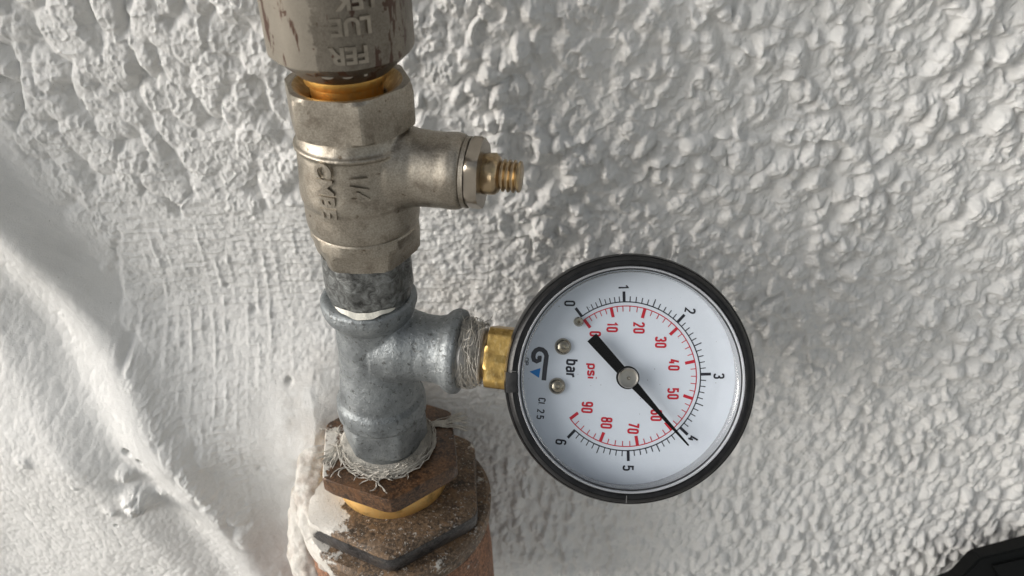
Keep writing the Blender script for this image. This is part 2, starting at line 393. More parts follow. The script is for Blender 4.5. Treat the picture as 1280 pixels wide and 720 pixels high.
    for px, py, rad, h in [(376, 433, .0011, -.0016), (286, 352, .0007, -.0009), (322, 376, .0010, -.0008), (205, 478, .0012, -.0022), (222, 484, .0010, -.0018),
                           (193, 560, .0006, -.0009), (150, 510, .001, .0006), (222, 528, .0046, .0058), (206, 500, .0026, .0024), (190, 540, .002, .0012),
                           (90, 487, .0022, .0009), (140, 325, .0015, .0006), (352, 508, .001, -.0006), (246, 520, .0016, .001)]:
        H = H + blob(px, py, rad, h) * (1 + .5 * fbm(X, Zz, 900, 77, 2))
    Y = WY - (H * inner + macro)
    # stain mask
    q = on_y(560, 470, WY)
    stain = (1 - sstep(-.028, .022, np.hypot(X - .004, (Zz - Z(470)) * .6) - .02)) * sstep(-.15, .35, fbm(X, Zz, 110, 95, 4) + .1)
    rim = side * vert * sstep(-.2, .3, fbm(X, Zz, 200, 97, 4)) * sstep(-.040, -.030, X)
    grime = sstep(.30, .55, fbm(X, Zz, 1500, 99, 2)) * sstep(-.1, .3, fbm(X, Zz, 50, 101, 2)) * .4
    nx, nz_ = X.shape
    co = np.stack([X, Y, Zz], -1).reshape(-1, 3).astype(np.float32)
    idx = np.arange(nx * nz_).reshape(nx, nz_)
    q4 = np.stack([idx[:-1, :-1], idx[1:, :-1], idx[1:, 1:], idx[:-1, 1:]], -1).reshape(-1, 4)
    me = bpy.data.meshes.new('wall'); me.vertices.add(len(co)); me.vertices.foreach_set('co', co.ravel())
    me.loops.add(q4.size); me.loops.foreach_set('vertex_index', q4.ravel().astype(np.int32))
    me.polygons.add(len(q4)); me.polygons.foreach_set('loop_start', (np.arange(len(q4)) * 4).astype(np.int32))
    me.polygons.foreach_set('use_smooth', np.ones(len(q4), bool)); me.update()
    at = me.color_attributes.new('marks', 'FLOAT_COLOR', 'POINT')
    c4 = np.stack([stain, rim, grime, np.ones_like(X)], -1).reshape(-1).astype(np.float32); at.data.foreach_set('color', c4)
    a = NT('white_plaster'); at_ = a.n('ShaderNodeVertexColor', layer_name='marks'); sp = a.n('ShaderNodeSeparateColor'); a.l(at_.outputs[0], sp.inputs[0])
    b0 = a.ramp(a.noise(60, 5), [(.3, (.70, .695, .675)), (.7, (.79, .785, .765))])
    b0 = a.mix(a.math('MULTIPLY', sp.outputs[0], .35), b0, (.56, .49, .41))
    b0 = a.mix(a.math('MULTIPLY', sp.outputs[1], .35), b0, (.44, .40, .35))
    fl_ = a.ramp(a.noise(1500, 2, .5), [(.73, 0), (.76, 1)])
    b0 = a.mix(a.math('MULTIPLY', fl_, .5), b0, (.25, .22, .19))
    a.set(base=b0, rough=.62, spec=.35)
    a.bump(a.noise(2600, 5, .75), .00035, .8); a.bump(a.noise(700, 3, .6), .0004, .3)
    return tag(link('wall', me, a.m, None, 0), None, None, 'structure')
build_wall()
bm = bmesh.new()
for x, y in ((-60, -60), (60, -60), (60, 60), (-60, 60)): bm.verts.new((x, y, -.62))
bm.faces.new(bm.verts[:])
tag(link('ground', bm, m_plain('pale_concrete', (.42, .41, .39), .85, 0, (40, .004, .5), var=.15), None, 0), None, None, 'structure')  # unseen pale sheet, added to bounce light up from below
# ------------------------------------------------------------------ upper union body (top of frame)
def zr(hw, py): return (RR(hw, py), Z(py))
o = thing('pipe_coupling', (0, 0, Z(80)), 'worn rust streaked nickel pipe coupling with raised letters, cut off by the top edge', 'coupling'); o_coup = o
r1 = RR(92, 40)
prof = [(.004, Z(89)), (RR(53, 86), Z(87)), (RR(58, 86), Z(85)), (r1 * 1.0, Z(58)), (r1 * 1.005, Z(54), r1 * .985), (r1 * 1.01, Z(-90), r1 * .985), (r1 * 1.01, Z(-260), r1 * .985)]
link('coupling_body', lathe([(p_ + (r1 * .985,))[:3] if len(p_) < 3 else p_ for p_ in prof], 120, n=8, rot=R(-97), pw=45), M_WORN, o)
def wrap_cyl(rad, ang0, zc, flip, lift=0):
    """text laid round a vertical cylinder; flip: text turned by this angle first"""
    c, s_ = math.cos(flip), math.sin(flip)
    def f(v):
        x, y = v.x * c - v.y * s_, v.x * s_ + v.y * c; th = ang0 + x / rad
        return Vector(((rad + v.z + lift) * math.cos(th), (rad + v.z + lift) * math.sin(th), zc + y))
    return f
for i, (s_, py, px) in enumerate([('LOG', 88, 9), ('FER', 66, 14), ('LUE', 32, 18), ('LEK', 2, 22), ('TRE', -30, 18)]):
    rr_ = RR(72, py) if py > 80 else r1 * .985
    link('raised_letters', text_mesh(s_, .0034, None, 1.0, .03, .0008, wrap=wrap_cyl(rr_, R(-90 + px + 2), Z(py - 26) , math.pi, -.00025)), M_LETT, o, 40)
# brass collar seen under the coupling
link('brass_collar', lathe([(RR(45, 100), Z(118)), (RR(46, 100), Z(99)), (RR(50.5, 100), Z(98)), (RR(51.5, 95), Z(96.5)), (RR(51.5, 95), Z(87)), (RR(48, 92), Z(86))], 96), M_BRASS2, o)
# ------------------------------------------------------------------ nickel valve
v = thing('isolating_valve', (0, 0, Z(300)), 'matt nickel plated brass valve body between coupling and galvanised nipple', 'valve')
HR = R(-71)
Rc = RR(85, 110); ap = Rc * .868; op = RR(69, 100)
prof = [(RR(52, 100), Z(125), None), (RR(62, 100), Z(108), None), (op * .99, Z(100.5), None), (op * 1.02, Z(99.6), ap), (Rc * .92, Z(99), ap), (Rc * .97, Z(102.5), ap), (Rc * 1.04, Z(109), ap), (Rc * 1.04, Z(144), ap), (Rc * .98, Z(149), ap), (Rc * .90, Z(153), ap), (Rc * .8, Z(154), None)]
prof = [p_ if p_[2] else p_[:2] for p_ in prof]
link('hex_collar', lathe(prof, 144, n=6, rot=HR - R(30), pw=300, cap0=True), M_NICK, v, 18)
link('brass_seat', lathe([(RR(50, 118), Z(119)), (RR(66, 104), Z(103.5)), (RR(69.5, 100), Z(100.2)), (RR(66.5, 100), Z(100.9)), (RR(62.5, 104), Z(104.5)), (RR(48, 118), Z(118))], 96, cap0=False, cap1=False), m_brass((.34, .22, .08), .6, .4), v)
body = lathe([zr(50, 150), zr(66, 150), zr(67, 158), zr(70, 166), zr(72, 180), zr(73, 205), zr(74, 228), zr(73.5, 235), zr(71, 239), zr(70.5, 262), zr(69, 271), zr(67, 274), zr(50, 274)][::-1], 96)
rail = lathe([zr(60, 166), zr(75.5, 169), zr(75.5, 173), zr(60, 177)][::-1], 96)
vc = Vector((0, 0, Z(203)))
mB = frame(vc, B, (0, 0, 1))
def mm(px): return px * .000178
boss = lathe([(.0086, 0), (.0086, .014), (.0084, .020), (.0086, .0228), (.0083, .0246), (.0076, .0252)], 96, mB, n=6, rot=R(30), pw=14)
boss2 = lathe([(.0105, 0), (.0098, .010), (.0080, .0165)], 96, mB)
fused('valve_body', [body, rail, boss, boss2], M_NICK, v, .00034, 5, .00009)
link('gland_washer', lathe([(.0055, .0250), (.0079, .0252), (.0079, .0262), (.0055, .0264)], 72, mB), M_NICK, v)
link('lock_nut', lathe([(.005, .0263, .0074), (.0078, .0264, .0074), (.0083, .0270, .0074), (.0083, .0286, .0074), (.0079, .0292, .0074), (.005, .0293, .0074)], 96, mB, n=6, rot=R(20), pw=90), m_plain('nickel_nut', (.34, .30, .25), .3, 1, (700, .0001, .4), var=.15), v, 28)
link('adjusting_screw', lathe([(.0032, .029), (.0044, .0293), (.0046, .0300), (.0046, .0318), (.0040, .0326), (.0036, .0328)], 64, mB, wob=.03), M_BRASS3, v)
pr = []; t0 = .0325
for k in range(4): pr += [(.0036, t0), (.0036, t0 + .0003), (.0029, t0 + .0007), (.0029, t0 + .00085)]; t0 += .00115
pr += [(.0035, t0), (.0034, t0 + .0004), (.0029, t0 + .0006)]
link('screw_thread', lathe(pr, 64, mB), M_BRASS3, v, 40)
# lower hexagon
a6 = RR(57, 310); Ro = RR(68, 300)
prof = [(RR(45, 274), Z(273.4)), (RR(66.5, 274), Z(273.8)), (RR(67.3, 276), Z(276)), (RR(67.5, 288), Z(288), a6 * 1.11), (RR(67, 296), Z(296), a6 * 1.04), (RR(66, 306), Z(307), a6), (RR(63, 308), Z(309.5), a6), (RR(58, 308), Z(310.5), a6), (RR(40, 308), Z(311))]
link('hex_end', lathe(prof, 144, n=6, rot=R(-90), pw=200), M_NICK, v, 18)
for s_, dz, dx in (('1/4', 234, 11), ('CMBE', 236, -21)):
    rr_ = RR(74.3, 215)
    link('raised_letters', text_mesh(s_, .0040, None, 1.0, .03, .0005, wrap=wrap_cyl(rr_, R(-90 + dx), Z(dz - 30), R(-90), -.0002)), M_NICK, v, 40)
# ------------------------------------------------------------------ upper nipple with tape
n1 = thing('threaded_nipple', (0, 0, Z(360)), 'dark mottled galvanised nipple with a strip of tape, above the tee', 'pipe nipple')
ap1 = RR(55, 330)
link('nipple_body', lathe([(RR(38, 308), Z(305), ap1), (RR(56, 308), Z(306), ap1), (RR(58, 316), Z(314), ap1), (RR(57.5, 335), Z(335), ap1), (RR(56, 352), Z(350), RR(55, 350)), (RR(51.5, 362), Z(362), RR(52, 360)), (RR(50, 366), Z(372), RR(50, 372))], 120, n=8, rot=R(-78), pw=40, wob=.006), M_GALVD, n1, 60)
bm = bmesh.new(); ring = []
for i in range(61):
    th = R(-138 + i * 92 / 60); e = math.sin(i / 60 * math.pi) ** .6
    wv = .0004 * math.sin(i * .16) + .00012 * math.sin(i * .45); r0 = RR(51.0, 362)
    ring.append([bm.verts.new(Vector(((r0 + .0004) * math.cos(th), (r0 + .0004) * math.sin(th), Z(361.5) + .0006 * e + wv * .5))),
                 bm.verts.new(Vector(((r0 + .0011 * e) * math.cos(th), (r0 + .0011 * e) * math.sin(th), Z(362.6) + .0002 * e + wv))),
                 bm.verts.new(Vector(((r0 + .0014 * e) * math.cos(th), (r0 + .0014 * e) * math.sin(th), Z(363.4) - .0001 * e + wv)))])
for p_, q_ in zip(ring, ring[1:]):
    for k in (0, 1): bm.faces.new((p_[k], q_[k], q_[k + 1], p_[k + 1]))
link('thread_tape', bm, M_TAPE, n1)
# ------------------------------------------------------------------ galvanised tee
T = Vector((0, 0, 0))
te = thing('pipe_tee', (0, 0, Z(510)), 'grey galvanised iron pipe tee with rounded beads, its branch feeding the gauge', 'pipe tee')
run = lathe([zr(44, 366), zr(50, 365.5), zr(55, 365.5), zr(59, 368), zr(60, 376), zr(56, 385), zr(47.5, 394), zr(45.5, 405), zr(45, 430), zr(46, 455), zr(48.5, 470), zr(50.5, 488), zr(54.5, 493), zr(55.5, 500), zr(55, 508), zr(51, 512), zr(40, 513)][::-1], 96)
mT = frame(T, B, (0, 0, 1))
br = lathe([(.0092, 0), (.0090, .010), (.0087, .017), (.0092, .0192), (.0104, .0204), (.0111, .0220), (.0109, .0236), (.0098, .0242), (.006, .0243)], 96, mT)
br2 = lathe([(.0100, .002), (.0100, .0085), (.0090, .013)], 96, mT)
fused('tee_body', [run, br, br2], M_GALV, te, .00034, 3, .00016)
# lower nipple
n2 = thing('hex_nipple', (0, 0, Z(545)), 'short galvanised hexagon nipple screwed into the rusty bushing', 'pipe nipple')
ap2 = RR(46.5, 530)
link('nipple_body', lathe([(RR(40, 512), Z(511), ap2), (RR(51.5, 512), Z(512), ap2), (RR(53, 516), Z(516), ap2), (RR(53, 538), Z(538), ap2), (RR(50, 541), Z(541), ap2), (RR(44, 543), Z(544), ap2), (RR(43, 556), Z(558), ap2)][::-1], 120, n=6, rot=R(-92), pw=120, wob=.003), M_GALV, n2, 30)
# ------------------------------------------------------------------ hemp
rnd = random.Random(7)
he = thing('sealing_fibres', (0, 0, Z(552)), 'pale wound sealing fibres round the foot of the hexagon nipple, loose ends trailing', 'sealing fibres')
core = lathe([(RR(44, 545), Z(554.5)), (RR(54, 545), Z(554)), (RR(57, 545), Z(552)), (RR(54, 545), Z(549)), (RR(46, 545), Z(548))], 96, wob=.03)
link('fibre_winding', core, M_HEMP, he)
L = []
for k in range(85):
    a0 = rnd.uniform(-185, 5); ln = rnd.uniform(30, 110); r0 = RR(rnd.uniform(50, 62), 545); z0 = rnd.uniform(Z(554), Z(548)); ph = rnd.random() * 6
    if -185 < a0 < -140: z0 -= .0
    pts = []
    for i in range(14):
        th = R(a0 + ln * i / 13); pts.append(Vector((r0 * math.cos(th), r0 * math.sin(th), z0 + .0007 * math.sin(ph + i * .5) )) + Vector((0, 0, .0006 * rnd.uniform(-1, 1))))
        r0 += rnd.uniform(-.0002, .0002)
    L.append((pts, rnd.uniform(.00008, .0002)))
zt = Z(555) + .0004
def trail(x, y, dx, dy, n, rad, cur):
    p_ = Vector((x, y, zt + .0008)); d = Vector((dx, dy, 0)).normalized(); pts = [p_.copy()]
    for i in range(n):
        ang = rnd.uniform(-cur, cur); d = Matrix.Rotation(ang, 3, 'Z') @ d; p_ = p_ + d * .0013
        p_.z = zt + abs(.0005 * math.sin(i * .7 + x * 900)) + .0002; pts.append(p_.copy())
    L.append((pts, rad))
for k in range(13):
    th = R(rnd.uniform(-190, -60)); r0 = .0125
    trail(r0 * math.cos(th), r0 * math.sin(th), math.cos(th) + rnd.uniform(-.5, .5), math.sin(th) + rnd.uniform(-.5, .5), rnd.randint(3, 8), rnd.uniform(.00010, .00022), .9)
for k in range(16): trail(-.0118 + .0008 * rnd.random(), .002 - .0012 * rnd.random(), -.45, -1, 9, rnd.uniform(.0001, .00035), .25)
for k in range(16): trail(.0118, .006 + .002 * rnd.random(), 1, .25, 9, rnd.uniform(.0001, .0003), .25)
tag(link('loose_fibres', tubes(L), M_HEMP, he), None, None, 'stuff')
M_PASTE = m_plain('sealing_paste', (.56, .545, .52), .7, 0, (900, .0009, .9), var=-.35)
he2 = thing('fibre_packing', T + B * .026, 'matted whitish sealing fibres wound between the tee branch and the brass gauge stem', 'sealing fibres')
link('fibre_winding', lathe([(.0040, .0238), (.0084, .0240), (.0090, .0252), (.0080, .0264), (.0074, .0278), (.0073, .0288), (.0067, .0298), (.004, .0300)], 96, mT, wob=.07), M_PASTE, he2)
L = []
for k in range(210):
    a0 = rnd.uniform(0, 360); ln = rnd.uniform(30, 120); t0 = rnd.uniform(.0240, .0292); r0 = np.interp(t0, [.024, .0255, .0265, .03], [.0089, .0091, .0082, .0074]) + rnd.uniform(0, .0004)
    sl_ = rnd.uniform(-.0035, .0035); pts = []
    for i in range(10):
        th = R(a0 + ln * i / 9); pts.append(mT @ Vector((r0 * math.cos(th), r0 * math.sin(th), min(.0296, max(.0238, t0 + sl_ * i / 9 + .0003 * math.sin(i * 1.3 + k))))))
    L.append((pts, rnd.uniform(.00003, .00013)))
for k in range(26):
    th = R(rnd.uniform(-70, 70)); t0 = rnd.uniform(.0245, .029); p_ = mT @ Vector((.0085 * math.cos(th), .0085 * math.sin(th), t0))
    d = (mT.to_3x3() @ Vector((math.cos(th), math.sin(th), rnd.uniform(-.5, .6)))).normalized(); pts = [p_.copy()]
    for i in range(rnd.randint(3, 7)): d = (d + Vector([rnd.uniform(-.5, .5) for _ in range(3)])).normalized(); p_ = p_ + d * .0008; pts.append(p_.copy())
    L.append((pts, rnd.uniform(.00004, .00009)))
tag(link('loose_fibres', tubes(L), M_HEMP, he2), None, None, 'stuff')
# ------------------------------------------------------------------ rusty bushing
bu = thing('reducing_bushing', (0, 0, Z(570)), 'rust brown hexagonal reducing bushing with white paint splashes under the hexagon nipple', 'bushing')
ap3 = RR(81, 556); R3 = ap3 / math.cos(R(30))
link('hex_flange', lathe([(RR(42, 556), Z(553.5)), (ap3 * .93, Z(553.5), ap3 * .99), (R3 * .97, Z(554), ap3 * .985), (R3 * .995, Z(556), ap3), (R3, Z(568), ap3), (R3 * .96, Z(570), ap3), (RR(60, 560), Z(570.5))][::-1], 144, n=6, rot=R(-52), pw=70), M_RUST, bu, 28)
link('brass_ring', lathe([(RR(60, 570), Z(570)), (RR(65.5, 575), Z(570.2)), (RR(66.5, 580), Z(580)), (RR(68.5, 590), Z(587)), (RR(68, 590), Z(594)), (RR(60, 590), Z(597))][::-1], 120, wob=.004), M_GOLD, bu)
# ------------------------------------------------------------------ big buried union
un = thing('union_nut', (0, 0, Z(760)), 'large brown corroded union nut half buried in the plaster, lowest on the pipe', 'union nut')
ap4 = RR(102, 602); R4 = ap4 / math.cos(R(30))
link('hex_nut', lathe([(RR(60, 600), Z(594)), (RR(90, 600), Z(596), ap4 * .98), (ap4 * 1.0, Z(598), ap4 * .985), (R4 * .96, Z(600), ap4 * .99), (R4 * .985, Z(603), ap4)][::-1], 144, n=6, rot=R(-56), pw=50, wob=.002), M_UNION, un, 30)
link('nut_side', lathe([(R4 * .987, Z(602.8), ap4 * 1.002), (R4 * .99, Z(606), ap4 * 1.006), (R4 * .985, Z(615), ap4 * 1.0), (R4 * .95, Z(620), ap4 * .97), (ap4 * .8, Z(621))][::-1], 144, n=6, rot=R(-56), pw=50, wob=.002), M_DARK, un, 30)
link('round_flange', lathe([(RR(80, 620), Z(619)), (RR(112, 622), Z(620)), (RR(117, 625), Z(623)), (RR(117.5, 630), Z(634)), (RR(113, 640), Z(640)), (RR(100, 640), Z(642))][::-1], 120, wob=.006), M_UNION, un)
link('lower_body', lathe([(RR(105, 640), Z(641)), (RR(110, 644), Z(645)), (RR(111, 690), Z(690)), (RR(109, 760), Z(780)), (RR(100, 760), Z(800))][::-1], 120, wob=.004), M_ORNG, un)
for q in (bu, un): q.location.x += .0008
v.location.x += .0013; o_coup.location.x += .0010; n1.location.x += .0007
ps = thing('plaster_smear', (-.026, 0, Z(650)), 'lump of whitish plaster smeared over the left side of the buried union nut', 'plaster')
lumps = []
for ang, rad, py, sx_, sz_ in [(160 + k * 6, 26.8 + .4 * math.sin(k * 1.9), 590 + k * 4.2, 4.8 - .16 * k, 3.4 - .12 * k) for k in range(14)] + [(172 + k * 7, 30, 640 + k * 8, 5.5, 8) for k in range(6)] + [(150 + k * 8, 24.5, 586 + k * 3.2, 3.2, 1.5) for k in range(9)]:
    b_ = bmesh.new(); bmesh.ops.create_icosphere(b_, subdivisions=3, radius=1)
    for q in b_.verts: q.co = Vector((rad * .001 * math.cos(R(ang)) + .0016 + q.co.x * sx_ * .001, rad * .001 * math.sin(R(ang)) + q.co.y * sx_ * .001, Z(py) + q.co.z * sz_ * .001))
    lumps.append(b_)
a = NT('stained_plaster'); a.set(base=a.mix(a.ramp(a.noise(200, 5, .65), [(.45, 0), (.66, .6)]), (.60, .575, .53), (.30, .235, .19)), rough=.8); a.bump(a.noise(600, 5, .7), .0008, .7)
fused('plaster_smear_body', lumps, a.m, ps, .0005, 14, .0009)
# ------------------------------------------------------------------ pressure gauge
GD = 0.190; gc = P(789.5, 475, GD); gn = -FW
bu_ = (B - gn * B.dot(gn)).normalized()
s_px = (GD + .0046) / F
# frame: local x = image right along the dial's own "up", local y = image up
ud = Vector((1, 0, 0)) * math.cos(R(1.0)) - YI * math.sin(R(1.0))
mG = frame(gc, gn, ud)
def g(v): return v * s_px
ga = thing('pressure_gauge', gc, 'round dial pressure gauge with black case turned sideways, needle close to 4 bar', 'gauge')
case = [(g(60), -.030), (g(140), -.030), (g(146), -.028), (g(147), -.010), (g(150), -.0085), (g(153.5), -.008), (g(155.5), -.0065), (g(155.5), -.0035), (g(154.6), -.0020), (g(152.6), -.0011), (g(152.0), -.0012), (g(149), -.0003), (g(146.2), .0000), (g(145.8), -.0002), (g(142), -.0001), (g(139.5), -.0005), (g(139), -.0016), (g(138), -.0105), (g(60), -.0106)]
link('case', lathe(case, 180, mG), M_BLACK, ga, 50)
DZ = -.0072
link('dial', lathe([(g(10), DZ - .0006), (g(137), DZ - .0006), (g(137.5), DZ)], 160, mG), M_DIAL, ga)
link('dial_rim', lathe([(g(137.8), DZ + .0001), (g(136.6), DZ + .0001), (g(136.2), DZ + .0012), (g(136.6), DZ + .0042), (g(137.9), DZ + .0046)], 160, mG, cap0=False, cap1=False), m_plain('rim_grey', (.30, .31, .33), .25, spec=.7), ga)
# window with stepped lip
link('window', lathe([(g(1), -.0020), (g(128), -.0020), (g(131.5), -.0016), (g(133.5), -.0010), (g(139.3), -.0009)], 160, mG, cap0=True, cap1=False), M_GLASS, ga)
link('window_lip', lathe([(g(139.4), -.0012), (g(139.3), -.0002), (g(138.2), .0003), (g(136.8), .0002), (g(136.2), -.0006)], 180, mG, cap0=False, cap1=False), M_LIP, ga)
link('window_groove', lathe([(g(136.3), -.0011), (g(135.6), -.00075), (g(134.7), -.0008)], 180, mG, cap0=False, cap1=False), M_GAP, ga)
link('window_step', lathe([(g(134.8), -.0009), (g(133.6), -.0001), (g(132.2), -.0006), (g(131.2), -.0016)], 180, mG, cap0=False, cap1=False), M_GLASS, ga)
# notch tab in the bezel by the stem
for a0, a1, col_ in ((177.5, 187.0, M_BLACK),):
    bm = bmesh.new(); rows = []
    for i in range(13):
        th = R(a0 + (a1 - a0) * i / 12)
        rows.append([bm.verts.new(mG @ Vector((g(q) * math.cos(th), g(q) * math.sin(th), h))) for q, h in ((155.8, -.006), (155.9, -.0016), (154, -.0004), (142.5, .0003), (140, .0003), (139.6, -.0006))])
    for p_, q_ in zip(rows, rows[1:]):
        for k in range(5): bm.faces.new((p_[k], q_[k], q_[k + 1], p_[k + 1]))
    bm.faces.new(rows[0]); bm.faces.new(rows[-1][::-1])
    link('bezel_tab', bm, M_BLACK, ga, 30)
for ang in (176.8, 268.5):
    bm = bmesh.new(); th = R(ang); w_ = R(.13)
    poly = [(g(q) * math.cos(th + e), g(q) * math.sin(th + e)) for q, e in ((141, -w_), (150, -w_), (150, w_), (141, w_))]
    link('moulding_mark', prism(poly, .00005, .0003, mG), m_plain('scuffed_plastic', (.14, .14, .14), .5), ga, 0)
# printing: the dial's own centre
sd_ = (GD - DZ) / F                                 # metres per photographed pixel on the dial
dc = mG @ Vector((g(-1.5), g(.5), DZ))
mD = frame(dc, gn, ud); INK = .00004
def pol(r, deg): return (r * math.cos(R(deg)) * sd_, r * math.sin(R(deg)) * sd_)
def arc_bm(r0, r1, a0, a1, bm, n=120, z=INK):
    p_ = None
    for i in range(n + 1):
        th = a0 + (a1 - a0) * i / n; q = [bm.verts.new(mD @ Vector((*pol(r, th), z))) for r in (r0, r1)]
        if p_: bm.faces.new((p_[0], p_[1], q[1], q[0]))
        p_ = q
def tick(r0, r1, deg, w_, bm, z=INK * 1.5):
    c, s_ = math.cos(R(deg)), math.sin(R(deg))
    poly = [((r * c - e * s_) * sd_, (r * s_ + e * c) * sd_) for r, e in ((r0, -w_), (r1, -w_), (r1, w_), (r0, w_))]
    vs = [bm.verts.new(mD @ Vector((x, y, z))) for x, y in poly]; bm.faces.new(vs)
def bar_ang(b): return 127.5 - 35 * b if b < 1 else 92.5 - 45.0 * (b - 1)
bk = bmesh.new(); rd = bmesh.new()
arc_bm(92.3, 93.7, bar_ang(0), bar_ang(6), bk); arc_bm(87.2, 88.4, bar_ang(0) + 1, bar_ang(6.2) , rd)
for k in range(0, 61):
    b = k / 10
    if k < 10 and k in (1,): continue
    d = bar_ang(b)
    if k % 10 == 0: tick(92.5, 106, d, 1.75, bk)
    elif k % 5 == 0: tick(93, 103, d, .62, bk)
    else: tick(93, 100, d, .55, bk)
def psi_ang(p_): return bar_ang(p_ / 14.504)
for p_ in range(0, 91, 2):
    d = psi_ang(p_) if p_ else bar_ang(0) - 0
    if p_ % 10 == 0: tick(75.5, 88, d, 1.9, rd)
    else: tick(81, 88, d, .5, rd)
link('bar_scale', bk, M_INKB, ga, 0); link('psi_scale', rd, M_INKR, ga, 0)
LP = [(0, .15), (.15, .03), (.5, 0), (.85, .03), (1, .15), (1, .55), (.85, .68), (.5, .72), (.15, .68), (0, .55)]
N6 = [(.97, .84), (.82, .96), (.5, 1), (.15, .96), (0, .82), (0, .16), (.15, .03), (.5, 0), (.85, .03), (1, .16), (1, .42), (.85, .55), (.5, .58), (.15, .54), (0, .42)]
GLY = {'0': [[(.5, 0), (.85, .04), (1, .15), (1, .85), (.85, .96), (.5, 1), (.15, .96), (0, .85), (0, .15), (.15, .04), (.5, 0)]],
 '1': [[(.05, .80), (.62, 1), (.62, 0)]], '2': [[(0, .80), (.03, .88), (.18, .97), (.5, 1), (.85, .96), (1, .85), (1, .70), (.9, .55), (.02, .0), (1, 0)]],
 '3': [[(0, .82), (.12, .96), (.5, 1), (.88, .96), (1, .84), (1, .66), (.85, .54), (.4, .52)], [(.4, .52), (.85, .5), (1, .38), (1, .16), (.88, .04), (.5, 0), (.12, .04), (0, .18)]],
 '4': [[(.48, 1), (0, .26), (1, .26)], [(.72, .52), (.72, 0)]], '5': [[(.95, 1), (.06, 1), (.03, .54), (.5, .62), (.88, .56), (1, .42), (1, .18), (.85, .04), (.5, 0), (.12, .04), (0, .16)]],
 '6': [N6], '9': [[(1 - x, 1 - y) for x, y in N6]], '7': [[(0, 1), (1, 1), (.38, 0)]],
 '8': [[(.5, .53), (.88, .48), (1, .38), (1, .14), (.86, .03), (.5, 0), (.14, .03), (0, .14), (0, .38), (.12, .48), (.5, .53), (.85, .58), (.95, .68), (.95, .87), (.82, .97), (.5, 1), (.18, .97), (.05, .87), (.05, .68), (.15, .58), (.5, .53)]],
 'b': [[(0, 1), (0, 0)], LP], 'a': [[(.05, .60), (.2, .69), (.5, .72), (.85, .68), (1, .55), (1, 0)], [(1, .42), (.4, .41), (.1, .35), (0, .24), (0, .14), (.12, .03), (.45, 0), (.85, .06), (1, .16)]],
 'r': [[(0, .72), (0, 0)], [(0, .5), (.25, .66), (.7, .71)]], 'p': [[(0, .72), (0, -.28)], LP], 'i': [[(0, .70), (0, 0)], [(0, 1.04), (0, 1.12)]], 'l': [[(0, 1), (0, 0)]], '.': [[(0, 0), (0, .03)]],
 's': [[(1, .57), (.85, .69), (.5, .72), (.12, .68), (0, .56), (.1, .42), (.5, .37), (.9, .31), (1, .18), (.88, .04), (.5, 0), (.12, .03), (0, .14)]],
 'C': [[(1, .80), (.85, .96), (.5, 1), (.15, .96), (0, .84), (0, .16), (.15, .04), (.5, 0), (.85, .04), (1, .20)]], 'O': [[(.5, 0), (.85, .04), (1, .15), (1, .85), (.85, .96), (.5, 1), (.15, .96), (0, .85), (0, .15), (.15, .04), (.5, 0)]],
 'P': [[(0, 0), (0, 1), (.6, 1), (.95, .92), (1, .75), (.95, .58), (.6, .5), (0, .5)]]}
ADV = {'i': .0, 'l': .0, '.': .0, ' ': .6, 'r': .7, '1': .75}
def stroke_text(s_, h, m_, gw, wt, gap):
    """condensed drafting letters from strokes; gw = stroke-centre width of a letter, wt = stroke weight, all in letter heights"""
    bm = bmesh.new(); x0 = 0; segs = []
    for ch in s_:
        for st in GLY.get(ch, []): segs.append([(x0 + x * gw, y * (1 - wt) + wt / 2) for x, y in st])
        x0 += ADV.get(ch, 1) * gw + wt + gap
    ys = [y for q in segs for _, y in q]; tot = x0 - wt - gap; cy = (max(ys) + min(ys)) / 2; z = 0
    for q in segs:
        pts = [Vector(((x - tot / 2) * h, (y - cy) * h)) for x, y in q]; hw = wt * h / 2; closed = (pts[0] - pts[-1]).length < 1e-7
        L_ = []; n = len(pts)
        for i, p_ in enumerate(pts):
            a_ = pts[i - 1] if i else (pts[-2] if closed else None); b_ = pts[i + 1] if i < n - 1 else (pts[1] if closed else None)
            d1 = (p_ - a_).normalized() if a_ else None; d2 = (b_ - p_).normalized() if b_ else None
            d1 = d1 or d2; d2 = d2 or d1; t_ = (d1 + d2); t_ = t_.normalized() if t_.length > .1 else d1
            nn = Vector((-t_.y, t_.x)); k = min(1.6, 1 / max(.3, nn.dot(Vector((-d1.y, d1.x)))))
            L_.append([bm.verts.new(m_ @ Vector((p_.x + nn.x * hw * k * e, p_.y + nn.y * hw * k * e, INK + z))) for e in (1, -1)])
        for p_, q2 in zip(L_, L_[1:]): bm.faces.new((p_[0], p_[1], q2[1], q2[0]))
        z += 3e-6
    return bm
def put(name, s_, px, py, h, mat, rot=-90, xs=.62, bold=.015):
    """text centred on the dial spot seen at px,py; rot in degrees, h = letter height in photographed pixels"""
    x, y = (px - 783.0) * sd_, -(py - 471.3) * sd_
    m_ = mD @ Matrix.Translation((x, y, INK * .5)) @ Matrix.Rotation(R(rot), 4, 'Z')
    return link(name, stroke_text(s_, h * sd_, m_, xs, bold, .07), mat, ga, 0)
for s_, px, py, rt in (('0', 711, 381.5, -90), ('1', 777.5, 359.5, -88), ('2', 861.5, 388, -98), ('3', 899, 469, -88), ('4', 868, 548, -105), ('5', 787.5, 586, -92), ('6', 703, 555, -97)):
    put('numeral', s_, px, py, 14.0, M_INKB, rt, .34, .155)
